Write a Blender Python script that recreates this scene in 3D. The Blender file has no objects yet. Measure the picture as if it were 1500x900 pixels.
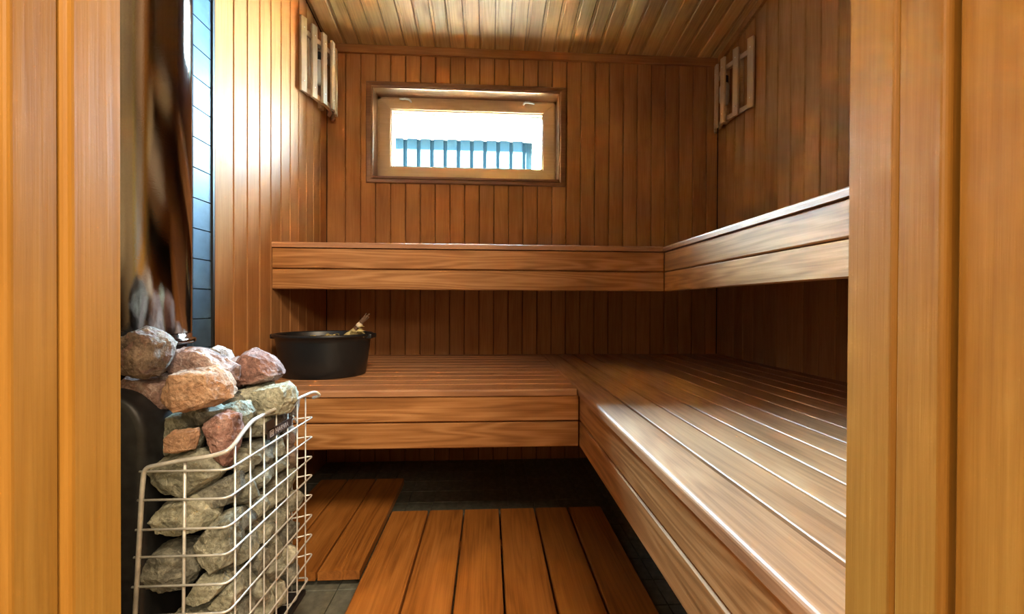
import bpy, bmesh, math, random
from mathutils import Vector, Matrix, noise

scene = bpy.context.scene
COL = scene.collection
R = random.Random(7)

# ------------------------------------------------------------------ camera
cam_d = bpy.data.cameras.new('camera')
cam = bpy.data.objects.new('camera', cam_d)
COL.objects.link(cam)
cr = Vector((0.99838723, -0.05660075, 0.00439273))
cu = Vector((-0.00402071, 0.0066849, 0.99996957))
cf = Vector((0.05662839, 0.99837451, -0.00644655))
cam.matrix_world = Matrix(((cr.x, cu.x, -cf.x, 0), (cr.y, cu.y, -cf.y, 0), (cr.z, cu.z, -cf.z, 0.8), (0, 0, 0, 1)))
cam_d.sensor_width = 36
cam_d.lens = 36 * 601.66 / 1500
cam_d.clip_start = 0.02
scene.camera = cam

# ------------------------------------------------------------------ view, world, lights
scene.view_settings.view_transform = 'Standard'
scene.view_settings.look = 'None'
scene.view_settings.exposure = 3.5
scene.view_settings.gamma = 1.0
scene.view_settings.use_curve_mapping = False

world = bpy.data.worlds.new('sky')
scene.world = world
world.use_nodes = True
bg = world.node_tree.nodes['Background']
bg.inputs['Color'].default_value = (0.54, 0.78, 1.0, 1)
bg.inputs['Strength'].default_value = 39.0
scene.cycles.sample_clamp_indirect = 30.0

def light(kind, name, loc, target, energy, color, **kw):
    d = bpy.data.lights.new(name, kind)
    d.energy = energy
    d.color = color
    for k, v in kw.items():
        setattr(d, k, v)
    o = bpy.data.objects.new(name, d)
    o.location = loc
    o.rotation_euler = (Vector(target) - Vector(loc)).to_track_quat('-Z', 'Y').to_euler()
    COL.objects.link(o)
    return o

light('SUN', 'sun', (0, 0, 10), (0.72, 0.50, 10 - 0.48), 880, (1.0, 0.93, 0.82), angle=0.01)
por = light('AREA', 'window_daylight_portal', (-0.115, 2.235, 1.67), (-0.115, 1.0, 1.67), 1, (1, 1, 1), shape='RECTANGLE', size=0.80, size_y=0.30)
por.data.cycles.is_portal = True
# ceiling lamp of the washroom behind the camera, then two added fill lights
light('AREA', 'washroom_ceiling_lamp', (0.45, -0.70, 2.30), (0.0, 0.3, 0.4), 5.5, (1.0, 0.80, 0.56), shape='DISK', size=0.5)
light('AREA', 'jamb_fill_light', (-1.05, -0.28, 1.45), (0.25, 0.3, 1.0), 1.5, (1.0, 0.82, 0.60), shape='RECTANGLE', size=0.4, size_y=0.35)  # added fill, no real fixture: brightens the right door jamb
light('AREA', 'stone_fill_light', (0.75, -1.20, 1.70), (-0.1, 0.5, 0.7), 2.0, (1.0, 0.82, 0.60), shape='RECTANGLE', size=0.5, size_y=0.35)  # added fill, no real fixture: brightens the stones and left wall

# ------------------------------------------------------------------ materials
def new_mat(name):
    m = bpy.data.materials.new(name)
    m.use_nodes = True
    nt = m.node_tree
    return m, nt, nt.nodes['Principled BSDF']

def N(nt, t, **inp):
    n = nt.nodes.new(t)
    for k, v in inp.items():
        key = int(k[1:]) if k[0] == '_' and k[1:].isdigit() else k
        if isinstance(key, str) and key in n.inputs:
            n.inputs[key].default_value = v
        elif isinstance(key, int):
            n.inputs[key].default_value = v
        else:
            setattr(n, k, v)
    return n

def ramp(nt, fac, stops):
    n = nt.nodes.new('ShaderNodeValToRGB')
    cr_ = n.color_ramp
    while len(cr_.elements) < len(stops):
        cr_.elements.new(0.5)
    for e, (p, c) in zip(cr_.elements, stops):
        e.position = p
        e.color = (c[0], c[1], c[2], 1)
    nt.links.new(fac, n.inputs[0])
    return n.outputs[0]

def mixc(nt, mode, fac, a, b):
    n = nt.nodes.new('ShaderNodeMix')
    n.data_type = 'RGBA'
    n.blend_type = mode
    for sock, v in ((n.inputs[0], fac), (n.inputs[6], a), (n.inputs[7], b)):
        if hasattr(v, 'links'):
            nt.links.new(v, sock)
        elif isinstance(v, (tuple, list)):
            sock.default_value = (v[0], v[1], v[2], 1)
        else:
            sock.default_value = v
    return n.outputs[2]

def math_(nt, op, a, b=None, clamp=False):
    n = nt.nodes.new('ShaderNodeMath')
    n.operation = op
    n.use_clamp = clamp
    for i, v in enumerate((a, b)):
        if v is None:
            continue
        if hasattr(v, 'links'):
            nt.links.new(v, n.inputs[i])
        else:
            n.inputs[i].default_value = v
    return n.outputs[0]

def wood(name, dark, mid, lite, rough=0.42, knots=0.6, var=0.35, figure=1.0, coat=0.0, bump=0.12, fine=1.0, spec=0.5):
    m, nt, b = new_mat(name)
    L = nt.links
    tc = N(nt, 'ShaderNodeTexCoord')
    oi = N(nt, 'ShaderNodeObjectInfo')
    cmb = N(nt, 'ShaderNodeCombineXYZ')
    L.new(math_(nt, 'MULTIPLY', oi.outputs['Random'], 31.0), cmb.inputs[0])
    L.new(math_(nt, 'MULTIPLY', oi.outputs['Random'], 57.0), cmb.inputs[1])
    add = N(nt, 'ShaderNodeVectorMath', operation='ADD')
    L.new(tc.outputs['Object'], add.inputs[0])
    L.new(cmb.outputs[0], add.inputs[1])
    def mp(s):
        n = N(nt, 'ShaderNodeMapping')
        n.inputs['Scale'].default_value = s
        L.new(add.outputs[0], n.inputs['Vector'])
        return n.outputs[0]
    # long figure of the grain: contour lines of a stretched noise field
    n1 = N(nt, 'ShaderNodeTexNoise', Scale=1.0, Detail=2.0, Roughness=0.45)
    L.new(mp((1.2, 15.0, 15.0)), n1.inputs['Vector'])
    rings = math_(nt, 'SINE', math_(nt, 'MULTIPLY', n1.outputs[0], 62.0))
    rings = math_(nt, 'MULTIPLY_ADD', rings, 0.5)
    rings.node.inputs[2].default_value = 0.5
    # fibres
    n2 = N(nt, 'ShaderNodeTexNoise', Scale=1.0, Detail=5.0, Roughness=0.6)
    L.new(mp((6.0, 260.0, 260.0)), n2.inputs['Vector'])
    # broad clouding
    n3 = N(nt, 'ShaderNodeTexNoise', Scale=1.0, Detail=3.0, Roughness=0.55)
    L.new(mp((2.2, 14.0, 14.0)), n3.inputs['Vector'])
    f = math_(nt, 'MULTIPLY', rings, 0.16 * figure)
    f = math_(nt, 'ADD', f, math_(nt, 'MULTIPLY', n2.outputs[0], 0.42 * fine))
    f = math_(nt, 'ADD', f, math_(nt, 'MULTIPLY', n3.outputs[0], 0.55))
    f = math_(nt, 'SUBTRACT', f, 0.08 * figure + 0.21 * fine - 0.23)
    col = ramp(nt, f, [(0.28, dark), (0.5, mid), (0.74, lite)])
    # knots
    vo = N(nt, 'ShaderNodeTexVoronoi', Scale=1.0)
    L.new(mp((2.6, 6.0, 6.0)), vo.inputs['Vector'])
    k = math_(nt, 'SUBTRACT', 1.0, math_(nt, 'MULTIPLY', vo.outputs['Distance'], 7.5, ), clamp=True)
    k = math_(nt, 'MULTIPLY', k, knots)
    col = mixc(nt, 'MULTIPLY', k, col, (0.35, 0.2, 0.12))
    # every board its own shade
    hv = N(nt, 'ShaderNodeHueSaturation')
    v = math_(nt, 'MULTIPLY_ADD', oi.outputs['Random'], var)
    v.node.inputs[2].default_value = 1.0 - var / 2
    L.new(v, hv.inputs['Value'])
    L.new(col, hv.inputs['Color'])
    L.new(hv.outputs[0], b.inputs['Base Color'])
    rr = math_(nt, 'MULTIPLY_ADD', n3.outputs[0], 0.22)
    rr.node.inputs[2].default_value = rough - 0.11
    L.new(rr, b.inputs['Roughness'])
    b.inputs['Coat Weight'].default_value = coat
    b.inputs['Coat Roughness'].default_value = 0.38
    b.inputs['Specular IOR Level'].default_value = spec
    bp = N(nt, 'ShaderNodeBump', Strength=bump, Distance=0.002)
    L.new(math_(nt, 'ADD', n2.outputs[0], math_(nt, 'MULTIPLY', rings, 0.3)), bp.inputs['Height'])
    L.new(bp.outputs[0], b.inputs['Normal'])
    return m

def plain(name, col, rough=0.5, metal=0.0, noise_s=0, amt=0.2, bump=0.0, spec=0.5, rvar=0.0):
    m, nt, b = new_mat(name)
    b.inputs['Roughness'].default_value = rough
    b.inputs['Metallic'].default_value = metal
    b.inputs['Specular IOR Level'].default_value = spec
    b.inputs['Base Color'].default_value = (*col, 1)
    if noise_s:
        tc = N(nt, 'ShaderNodeTexCoord')
        n = N(nt, 'ShaderNodeTexNoise', Scale=noise_s, Detail=6.0, Roughness=0.6)
        nt.links.new(tc.outputs['Object'], n.inputs['Vector'])
        c = ramp(nt, n.outputs[0], [(0.3, [x * (1 - amt) for x in col]), (0.7, [min(1, x * (1 + amt)) for x in col])])
        nt.links.new(c, b.inputs['Base Color'])
        if bump:
            bp = N(nt, 'ShaderNodeBump', Strength=bump, Distance=0.003)
            nt.links.new(n.outputs[0], bp.inputs['Height'])
            nt.links.new(bp.outputs[0], b.inputs['Normal'])
        if rvar:
            r_ = math_(nt, 'MULTIPLY_ADD', n.outputs[0], rvar)
            r_.node.inputs[2].default_value = rough - rvar / 2
            nt.links.new(r_, b.inputs['Roughness'])
    return m

def stone_mat(name, a, b_, c, scale=16.0, patch=None, rough=0.8):
    """mottled crushed rock: three tones, speckle and pale veins"""
    m, nt, b = new_mat(name)
    L = nt.links
    tc = N(nt, 'ShaderNodeTexCoord')
    oi = N(nt, 'ShaderNodeObjectInfo')
    add = N(nt, 'ShaderNodeVectorMath', operation='ADD')
    cmb = N(nt, 'ShaderNodeCombineXYZ')
    L.new(math_(nt, 'MULTIPLY', oi.outputs['Random'], 23.0), cmb.inputs[0])
    L.new(tc.outputs['Object'], add.inputs[0])
    L.new(cmb.outputs[0], add.inputs[1])
    n1 = N(nt, 'ShaderNodeTexNoise', Scale=scale, Detail=7.0, Roughness=0.65, Distortion=0.6)
    n2 = N(nt, 'ShaderNodeTexNoise', Scale=scale * 7, Detail=5.0, Roughness=0.7)
    L.new(add.outputs[0], n1.inputs['Vector'])
    L.new(add.outputs[0], n2.inputs['Vector'])
    col = ramp(nt, n1.outputs[0], [(0.34, a), (0.5, b_), (0.66, c)])
    sp = ramp(nt, n2.outputs[0], [(0.35, (0.55, 0.55, 0.55)), (0.5, (0.95, 0.95, 0.95)), (0.68, (1.25, 1.25, 1.22))])
    col = mixc(nt, 'MULTIPLY', 0.8, col, sp)
    if patch:
        n3 = N(nt, 'ShaderNodeTexNoise', Scale=scale * 0.8, Detail=4.0, Roughness=0.7, Distortion=1.5)
        L.new(add.outputs[0], n3.inputs['Vector'])
        f = ramp(nt, n3.outputs[0], [(0.54, (0, 0, 0)), (0.6, (1, 1, 1))])
        col = mixc(nt, 'MIX', math_(nt, 'MULTIPLY', f, 0.75), col, patch)
    n4 = N(nt, 'ShaderNodeTexNoise', Scale=scale * 1.1, Detail=3.0, Roughness=0.6, Distortion=0.8)
    L.new(add.outputs[0], n4.inputs['Vector'])
    vein = ramp(nt, n4.outputs[0], [(0.485, (0, 0, 0)), (0.5, (1, 1, 1)), (0.515, (0, 0, 0))])
    col = mixc(nt, 'MIX', math_(nt, 'MULTIPLY', vein, 0.28), col, [min(1, x * 1.5 + 0.05) for x in c])
    cav = ramp(nt, n1.outputs[0], [(0.28, (0.35, 0.33, 0.28)), (0.42, (1, 1, 1))])
    col = mixc(nt, 'MULTIPLY', 0.7, col, cav)
    L.new(col, b.inputs['Base Color'])
    b.inputs['Roughness'].default_value = rough
    bp = N(nt, 'ShaderNodeBump', Strength=1.0, Distance=0.006)
    L.new(math_(nt, 'ADD', n1.outputs[0], math_(nt, 'MULTIPLY', n2.outputs[0], 0.5)), bp.inputs['Height'])
    L.new(bp.outputs[0], b.inputs['Normal'])
    return m

M = {}
M['panel'] = wood('heat_treated_panelling', (0.27, 0.108, 0.036), (0.385, 0.168, 0.060), (0.49, 0.235, 0.090), rough=0.50, knots=0.25, var=0.14, figure=0.35, coat=0.0, spec=0.04)
M['ceil'] = wood('ceiling_panelling', (0.34, 0.175, 0.055), (0.54, 0.315, 0.120), (0.68, 0.43, 0.19), rough=0.42, knots=0.5, var=0.18, figure=0.6, coat=0.2)
M['bench'] = wood('bench_wood', (0.25, 0.100, 0.038), (0.44, 0.200, 0.085), (0.58, 0.305, 0.145), rough=0.50, knots=0.6, var=0.16, figure=0.8, coat=0.10)
M['fascia'] = wood('fascia_wood', (0.23, 0.088, 0.024), (0.41, 0.178, 0.056), (0.58, 0.29, 0.11), rough=0.46, knots=0.9, var=0.12, figure=1.2, coat=0.0, spec=0.3)
M['duck'] = wood('duckboard_wood', (0.20, 0.062, 0.011), (0.40, 0.142, 0.026), (0.54, 0.215, 0.048), rough=0.40, knots=0.6, var=0.36, figure=0.7, coat=0.25)
M['jamb'] = wood('door_frame_wood', (0.27, 0.112, 0.013), (0.36, 0.165, 0.022), (0.44, 0.215, 0.036), rough=0.50, knots=0.2, var=0.10, figure=0.35, coat=0.0, spec=0.3, fine=1.5)
M['casing'] = wood('window_casing_wood', (0.13, 0.050, 0.018), (0.23, 0.092, 0.034), (0.32, 0.14, 0.055), rough=0.36, knots=0.1, var=0.1, figure=0.4, coat=0.3)
M['sash'] = wood('window_sash_wood', (0.54, 0.34, 0.18), (0.64, 0.43, 0.245), (0.72, 0.51, 0.31), rough=0.42, knots=0.1, var=0.05, figure=0.4)
M['shade'] = wood('lamp_shade_wood', (0.44, 0.28, 0.16), (0.58, 0.40, 0.25), (0.68, 0.50, 0.33), rough=0.5, knots=0.1, var=0.1, figure=0.4)
M['backing'] = plain('dark_backing', (0.035, 0.016, 0.008), 0.9)
M['subfloor'] = plain('grout', (0.20, 0.20, 0.165), 0.9, noise_s=30, amt=0.2)
M['tile'] = plain('floor_tile', (0.15, 0.15, 0.115), 0.55, noise_s=45, amt=0.35, bump=0.15)
M['walltile'] = plain('slate_wall_tile', (0.075, 0.135, 0.20), 0.50, spec=0.25, noise_s=14, amt=0.25, bump=0.10, rvar=0.15)
M['wallgrout'] = plain('wall_grout', (0.16, 0.20, 0.24), 0.8)
M['black'] = plain('black_steel', (0.018, 0.018, 0.019), 0.42, noise_s=60, amt=0.4, rvar=0.2)
M['wire'] = plain('stainless_wire', (0.78, 0.77, 0.72), 0.38, metal=0.35, noise_s=40, amt=0.25)
M['pipe'] = plain('polished_steel', (0.34, 0.30, 0.27), 0.07, metal=1.0, noise_s=420, amt=0.06, bump=0.04)
M['trimblack'] = plain('dark_edge_profile', (0.02, 0.018, 0.016), 0.6)
M['plastic'] = plain('black_plastic', (0.012, 0.013, 0.014), 0.38, noise_s=8, amt=0.3)
M['plate'] = plain('name_plate', (0.035, 0.028, 0.028), 0.4)
M['plateink'] = plain('name_plate_lettering', (0.42, 0.36, 0.34), 0.5)
M['chrome'] = plain('satin_metal', (0.85, 0.84, 0.80), 0.3, metal=0.2)
M['leaf'] = plain('dry_leaves', (0.50, 0.40, 0.17), 0.7, noise_s=80, amt=0.4)
M['twig'] = plain('twigs', (0.12, 0.06, 0.03), 0.7, noise_s=60, amt=0.4)
M['bark'] = plain('pale_birch_bark', (0.72, 0.60, 0.42), 0.6, noise_s=60, amt=0.2)
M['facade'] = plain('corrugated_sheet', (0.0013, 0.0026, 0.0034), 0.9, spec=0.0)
M['white'] = plain('white_paint', (0.25, 0.25, 0.23), 0.8, spec=0.1)
M['roof'] = plain('grey_roof_sheet', (0.07, 0.07, 0.075), 0.6)
M['eave_shade'] = plain('eave_gap_shade', (0.0006, 0.0006, 0.0006), 0.9, spec=0.0)  # near-black colour standing in for shade under the roof edge
M['gravel'] = plain('pale_gravel', (0.40, 0.34, 0.23), 0.9, noise_s=6, amt=0.2)
M['plaster'] = plain('washroom_wall', (0.55, 0.44, 0.32), 0.8)
M['washfloor'] = plain('washroom_floor', (0.22, 0.20, 0.17), 0.6)
M['bulb'] = plain('opal_glass', (0.75, 0.73, 0.68), 0.3)
M['st_red'] = stone_mat('red_granite', (0.16, 0.075, 0.055), (0.30, 0.150, 0.115), (0.46, 0.29, 0.24), 18)
M['st_pink'] = stone_mat('pink_granite', (0.20, 0.115, 0.095), (0.35, 0.22, 0.185), (0.58, 0.48, 0.44), 18)
M['st_orange'] = stone_mat('orange_granite', (0.30, 0.155, 0.085), (0.46, 0.265, 0.155), (0.62, 0.41, 0.27), 20)
M['st_brown'] = stone_mat('brown_granite', (0.10, 0.066, 0.047), (0.20, 0.140, 0.100), (0.36, 0.27, 0.20), 20, patch=(0.22, 0.12, 0.10))
M['st_green'] = stone_mat('grey_green_olivine', (0.12, 0.118, 0.082), (0.27, 0.265, 0.195), (0.50, 0.49, 0.385), 20)
M['st_pale'] = stone_mat('pale_green_olivine', (0.19, 0.188, 0.135), (0.37, 0.36, 0.26), (0.62, 0.60, 0.47), 20)
M['st_grey'] = stone_mat('dark_grey_olivine', (0.085, 0.083, 0.066), (0.19, 0.185, 0.148), (0.38, 0.37, 0.29), 20)
M['st_white'] = stone_mat('whitish_granite', (0.35, 0.27, 0.24), (0.55, 0.47, 0.43), (0.75, 0.70, 0.66), 20)

def glass_mat():
    m, nt, b = new_mat('window_glass')
    nt.nodes.remove(b)
    out = nt.nodes['Material Output']
    tr = N(nt, 'ShaderNodeBsdfTransparent')
    tr.inputs[0].default_value = (0.93, 0.98, 0.97, 1)
    gl = N(nt, 'ShaderNodeBsdfGlossy')
    gl.inputs['Roughness'].default_value = 0.02
    fr = N(nt, 'ShaderNodeFresnel')
    fr.inputs['IOR'].default_value = 1.45
    mx = N(nt, 'ShaderNodeMixShader')
    nt.links.new(fr.outputs[0], mx.inputs[0])
    nt.links.new(tr.outputs[0], mx.inputs[1])
    nt.links.new(gl.outputs[0], mx.inputs[2])
    nt.links.new(mx.outputs[0], out.inputs[0])
    return m
M['glass'] = glass_mat()

# ------------------------------------------------------------------ object helpers
def tag(o, label=None, cat=None, group=None, kind=None):
    if label: o['label'] = label
    if cat: o['category'] = cat
    if group: o['group'] = group
    if kind: o['kind'] = kind
    return o

def empty(name, loc):
    o = bpy.data.objects.new(name, None)
    o.empty_display_size = 0.05
    o.location = loc
    COL.objects.link(o)
    return o

def world_of(o):
    m = o.matrix_basis.copy()
    p = o.parent
    while p:
        m = p.matrix_basis @ m
        p = p.parent
    return m

def link(name, me, mat, parent=None, mw=None):
    o = bpy.data.objects.new(name, me)
    if mat and not me.materials:
        me.materials.append(mat)
    COL.objects.link(o)
    mw = mw or Matrix.Identity(4)
    if parent:
        o.parent = parent
        o.matrix_basis = world_of(parent).inverted() @ mw
    else:
        o.matrix_basis = mw
    return o

def mesh(name, vs, fs, smooth=False):
    me = bpy.data.meshes.new(name)
    me.from_pydata([tuple(v) for v in vs], [], fs)
    if smooth:
        me.polygons.foreach_set('use_smooth', [True] * len(me.polygons))
    me.update()
    return me

def frame(origin, dL, dW, flip=False):
    """local X = length, local Y = width, local Z = outward face"""
    dL = Vector(dL).normalized(); dW = Vector(dW).normalized()
    dT = dL.cross(dW)
    o = Vector(origin)
    return Matrix(((dL.x, dW.x, dT.x, o.x), (dL.y, dW.y, dT.y, o.y), (dL.z, dW.z, dT.z, o.z), (0, 0, 0, 1)))

_bc = {}
def board_mesh(L, W, T, ch=0.0015, tongue=0.0, tdep=0.004, s0=0.0, s1=0.0, rnd=0):
    """profile extruded along X. ch: chamfer of the face edges; tongue: recessed lip at +Y; s0/s1: extra length of the far end at y=0 / y=W"""
    key = (round(L, 4), round(W, 4), T, ch, tongue, tdep, round(s0, 4), round(s1, 4), rnd)
    if key in _bc:
        return _bc[key]
    w = W - tongue
    pr = [(0, 0), (0, T - ch)]
    if rnd:
        n = rnd
        for i in range(1, n + 1):
            a = math.pi / 2 * i / n
            pr.append((ch * (1 - math.cos(a)), T - ch + ch * math.sin(a)))
    else:
        pr.append((ch, T))
    if rnd > 20:
        pass
    c2 = min(ch, 0.003)
    pr += [(w - c2, T), (w, T - c2)]
    if tongue:
        pr += [(w, T - tdep), (W, T - tdep), (W, 0)]
    else:
        pr += [(w, 0)]
    n = len(pr)
    vs, fs = [], []
    for y, z in pr:
        vs.append((0, y, z))
    for y, z in pr:
        vs.append((L + s0 + (s1 - s0) * y / W, y, z))
    for i in range(n):
        j = (i + 1) % n
        fs.append((i, i + n, j + n, j))
    fs.append(tuple(range(n)))
    fs.append(tuple(reversed(range(n, 2 * n))))
    me = mesh('board', vs, fs)
    bm = bmesh.new(); bm.from_mesh(me)
    bmesh.ops.recalc_face_normals(bm, faces=bm.faces)
    bm.to_mesh(me); bm.free()
    _bc[key] = me
    return me

def matmesh(me, mat):
    """share mesh between objects with the same material"""
    if not me.materials:
        me.materials.append(mat)
        return me
    if me.materials[0] == mat:
        return me
    k = (me.name, mat.name)
    if k not in _bc:
        c = me.copy(); c.materials.clear(); c.materials.append(mat)
        _bc[k] = c
    return _bc[k]

def board(name, parent, mat, origin, dL, dW, L, W, T, **kw):
    me = matmesh(board_mesh(L, W, T, **kw), mat)
    return link(name, me, None, parent, frame(origin, dL, dW))

def bm_box(bm, x0, x1, y0, y1, z0, z1, bev=0.0, seg=1):
    r = bmesh.ops.create_cube(bm, size=1.0, matrix=Matrix.Translation(((x0 + x1) / 2, (y0 + y1) / 2, (z0 + z1) / 2)) @ Matrix.Diagonal((abs(x1 - x0), abs(y1 - y0), abs(z1 - z0), 1)))
    if bev:
        es = set()
        for v in r['verts']:
            es.update(v.link_edges)
        bmesh.ops.bevel(bm, geom=list(es), offset=bev, segments=seg, profile=0.5, affect='EDGES')

def boxes(name, mat, lst, parent=None, bev=0.0, seg=1, smooth=False):
    bm = bmesh.new()
    for b in lst:
        bm_box(bm, *b, bev=bev, seg=seg)
    me = bpy.data.meshes.new(name)
    bm.to_mesh(me); bm.free()
    if smooth:
        me.polygons.foreach_set('use_smooth', [True] * len(me.polygons))
    return link(name, me, mat, parent)

def tube(name, mat, pts, r, parent=None, seg=8, closed=False, taper=None):
    pts = [Vector(p) for p in pts]
    vs, fs = [], []
    n = len(pts)
    up = Vector((0, 0, 1))
    prev = None
    for i, p in enumerate(pts):
        if i == 0: d = pts[1] - p
        elif i == n - 1: d = p - pts[i - 1]
        else: d = (pts[i + 1] - p).normalized() + (p - pts[i - 1]).normalized()
        d.normalize()
        if prev is None:
            a = d.cross(up)
            if a.length < 0.1: a = d.cross(Vector((1, 0, 0)))
        else:
            a = prev - d * prev.dot(d)
        a.normalize(); prev = a
        b = d.cross(a)
        rr = r if not taper else r * taper[i]
        for k in range(seg):
            t = 2 * math.pi * k / seg
            vs.append(p + a * math.cos(t) * rr + b * math.sin(t) * rr)
    for i in range(n - 1):
        for k in range(seg):
            k2 = (k + 1) % seg
            fs.append((i * seg + k, i * seg + k2, (i + 1) * seg + k2, (i + 1) * seg + k))
    fs.append(tuple(reversed(range(seg))))
    fs.append(tuple(range((n - 1) * seg, n * seg)))
    me = mesh(name, vs, fs, smooth=True)
    return link(name, me, mat, parent)

def lathe(name, mat, prof, center, parent=None, seg=64, sx=1.0, sy=1.0, smooth=True):
    vs, fs = [], []
    n = len(prof)
    for k in range(seg):
        t = 2 * math.pi * k / seg
        for r, z in prof:
            vs.append((center[0] + math.cos(t) * r * sx, center[1] + math.sin(t) * r * sy, center[2] + z))
    for k in range(seg):
        k2 = (k + 1) % seg
        for i in range(n - 1):
            fs.append((k * n + i, k2 * n + i, k2 * n + i + 1, k * n + i + 1))
    me = mesh(name, vs, fs, smooth)
    return link(name, me, mat, parent)

def round_path(pts, rad, n=5):
    pts = [Vector(p) for p in pts]
    out = [pts[0]]
    for i in range(1, len(pts) - 1):
        a = (pts[i - 1] - pts[i]); b = (pts[i + 1] - pts[i])
        r = min(rad, a.length * 0.45, b.length * 0.45)
        p0 = pts[i] + a.normalized() * r; p1 = pts[i] + b.normalized() * r
        for k in range(n + 1):
            t = k / n
            out.append(p0 * (1 - t) ** 2 + pts[i] * 2 * t * (1 - t) + p1 * t * t)
    out.append(pts[-1])
    return out

# ------------------------------------------------------------------ room numbers
XL, XR, YB, YF = -0.8127, 1.2055, 2.1114, 0.3125
BT = 0.012                                   # panelling thickness
P = 0.0747
def zc(y): return 2.0938 + 0.1893 * (2.1114 - y)
WX0, WX1, WZ0, WZ1 = -0.5907, 0.3635, 1.430, 1.8925        # window opening in the panelling
CX0, CX1, CZ0, CZ1 = -0.6173, 0.3955, 1.4095, 1.9167       # casing outside

# floor
fl = boxes('floor', M['subfloor'], [(XL - 0.1, XR + 0.1, 0.1, 2.4, -0.12, -0.006)]); tag(fl, kind='structure')
FX, FY = -0.3193, 1.6663
tme = board_mesh(0.0965, 0.0965, 0.006, ch=0.0012)
tme = matmesh(tme, M['tile'])
edge_list = []
for i in range(-5, 16):
    for j in range(-15, 5):
        x, y = FX + 0.1 * i, FY + 0.1 * j
        if x < XL - 0.02 or x + 0.1 > XR + 0.03 or y + 0.1 > YB + 0.07 or y < 0.15:
            continue
        if y > 0.95:
            link('tile', tme, None, fl, Matrix.Translation((x + 0.00175, y + 0.00175, -0.006)))
        else:
            edge_list.append((x + 0.002, x + 0.098, y + 0.002, y + 0.098, -0.006, 0.0))
t = boxes('tile_field', M['tile'], edge_list, fl); tag(t, kind='stuff')

# back wall
wb = boxes('wall_back', M['backing'], [
    (XL - 0.1, WX0, YB + BT, YB + 0.18, -0.1, 2.5), (WX1, XR + 0.1, YB + BT, YB + 0.18, -0.1, 2.5),
    (WX0, WX1, YB + BT, YB + 0.18, -0.1, WZ0), (WX0, WX1, YB + BT, YB + 0.18, WZ1, 2.5)])
tag(wb, kind='structure')
xs = [XL, -0.7222 - 0.0]
xs = [XL] + [-0.6475 + P * n for n in range(-1, 25)]
xs = [x for x in xs if x < XR - 0.03] + [XR]
def back_board(x0, x1, z0, z1):
    # length up (+Z), width along -X so that the face looks to -Y
    board('board', wb, M['panel'], (x0 + 0.0008, YB + BT, z0), (0, 0, 1), (1, 0, 0), z1 - z0, x1 - x0 - 0.0016, BT, ch=0.0028) if False else \
        board('board', wb, M['panel'], (x1 - 0.0008, YB + BT, z1), (0, 0, -1), (1, 0, 0), z1 - z0, x1 - x0 - 0.0016, BT, ch=0.0028)
# frame(): T = L x W ; (0,0,1)x(-1,0,0) = (0,-1,0) faces the camera
def wall_board(parent, mat, p, up_len, dW, W, **kw):
    return board('board', parent, mat, p, (0, 0, 1), dW, up_len, W, BT, **kw)
g = 0.0026
for a, b in zip(xs[:-1], xs[1:]):
    W = b - a - g
    x = b - g / 2
    if b < CX0 or a > CX1:
        wall_board(wb, M['panel'], (x, YB + BT, 0.0), 2.092, (-1, 0, 0), W, ch=0.0028)
    else:
        wall_board(wb, M['panel'], (x, YB + BT, 0.0), CZ0 + 0.01, (-1, 0, 0), W, ch=0.0028)
        wall_board(wb, M['panel'], (x, YB + BT, CZ1 - 0.01), 2.092 - CZ1 + 0.01, (-1, 0, 0), W, ch=0.0028)
        if a < CX0:
            wall_board(wb, M['panel'], (min(x, CX0 + 0.01), YB + BT, CZ0 + 0.01), CZ1 - CZ0 - 0.02, (-1, 0, 0), CX0 + 0.01 - a - g / 2, ch=0.0028)
        if b > CX1:
            wall_board(wb, M['panel'], (x, YB + BT, CZ0 + 0.01), CZ1 - CZ0 - 0.02, (-1, 0, 0), x - CX1 + 0.01, ch=0.0028)

# left wall: slate tiles near the stove, then boards
wl = boxes('wall_left', M['wallgrout'], [(XL - 0.1, XL - BT, 0.1, YB + 0.1, -0.1, 2.6)]); tag(wl, kind='structure')
ys = [1.2668] + [1.3587 + P * n for n in range(0, 11)]
ys = [y for y in ys if y < YB - 0.03] + [YB]
for a, b in zip(ys[:-1], ys[1:]):
    # T = Z x W must be +X  ->  W = -Y
    W = b - a - g
    wall_board(wl, M['panel'], (XL - BT, b - g / 2, 0.0), zc(b), (0, -1, 0), W, ch=0.0028, s0=0, s1=W * 0.1893)
zed = [1.2597 + 0.084 * k for k in range(-15, 14)]
yed = [0.20, 0.38, 0.58, 0.78, 0.98, 1.18, 1.2575]
for a, b in zip(yed[:-1], yed[1:]):
    for k, z in enumerate(zed[:-1]):
        if z < -0.02: continue
        h = min(0.084, zc(b) - z) - 0.003
        if h < 0.01: continue
        board('tile', wl, M['walltile'], (XL - BT, b - 0.0015, max(0, z) + 0.0015), (0, 0, 1), (0, -1, 0), h, b - a - 0.003, BT - 0.002, ch=0.0012)
tr = boxes('trim_1', M['trimblack'], [(XL - 0.011, XL + 0.002, 1.2578, 1.2662, 0.0, zc(1.27))]); tag(tr, kind='structure')

# right wall
wr = boxes('wall_right', M['backing'], [(XR + BT, XR + 0.1, 0.1, YB + 0.1, -0.1, 2.6)]); tag(wr, kind='structure')
ys = [YF] + [1.3633 - P * 13 + P * n for n in range(0, 24)]
ys = [y for y in ys if YF + 0.02 < y < YB - 0.03]
ys = [YF] + ys + [YB]
for a, b in zip(ys[:-1], ys[1:]):
    W = b - a - g
    wall_board(wr, M['panel'], (XR + BT, a + g / 2, 0.0), zc(a), (0, 1, 0), W, ch=0.0028, s0=0, s1=-W * 0.1893)

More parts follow.
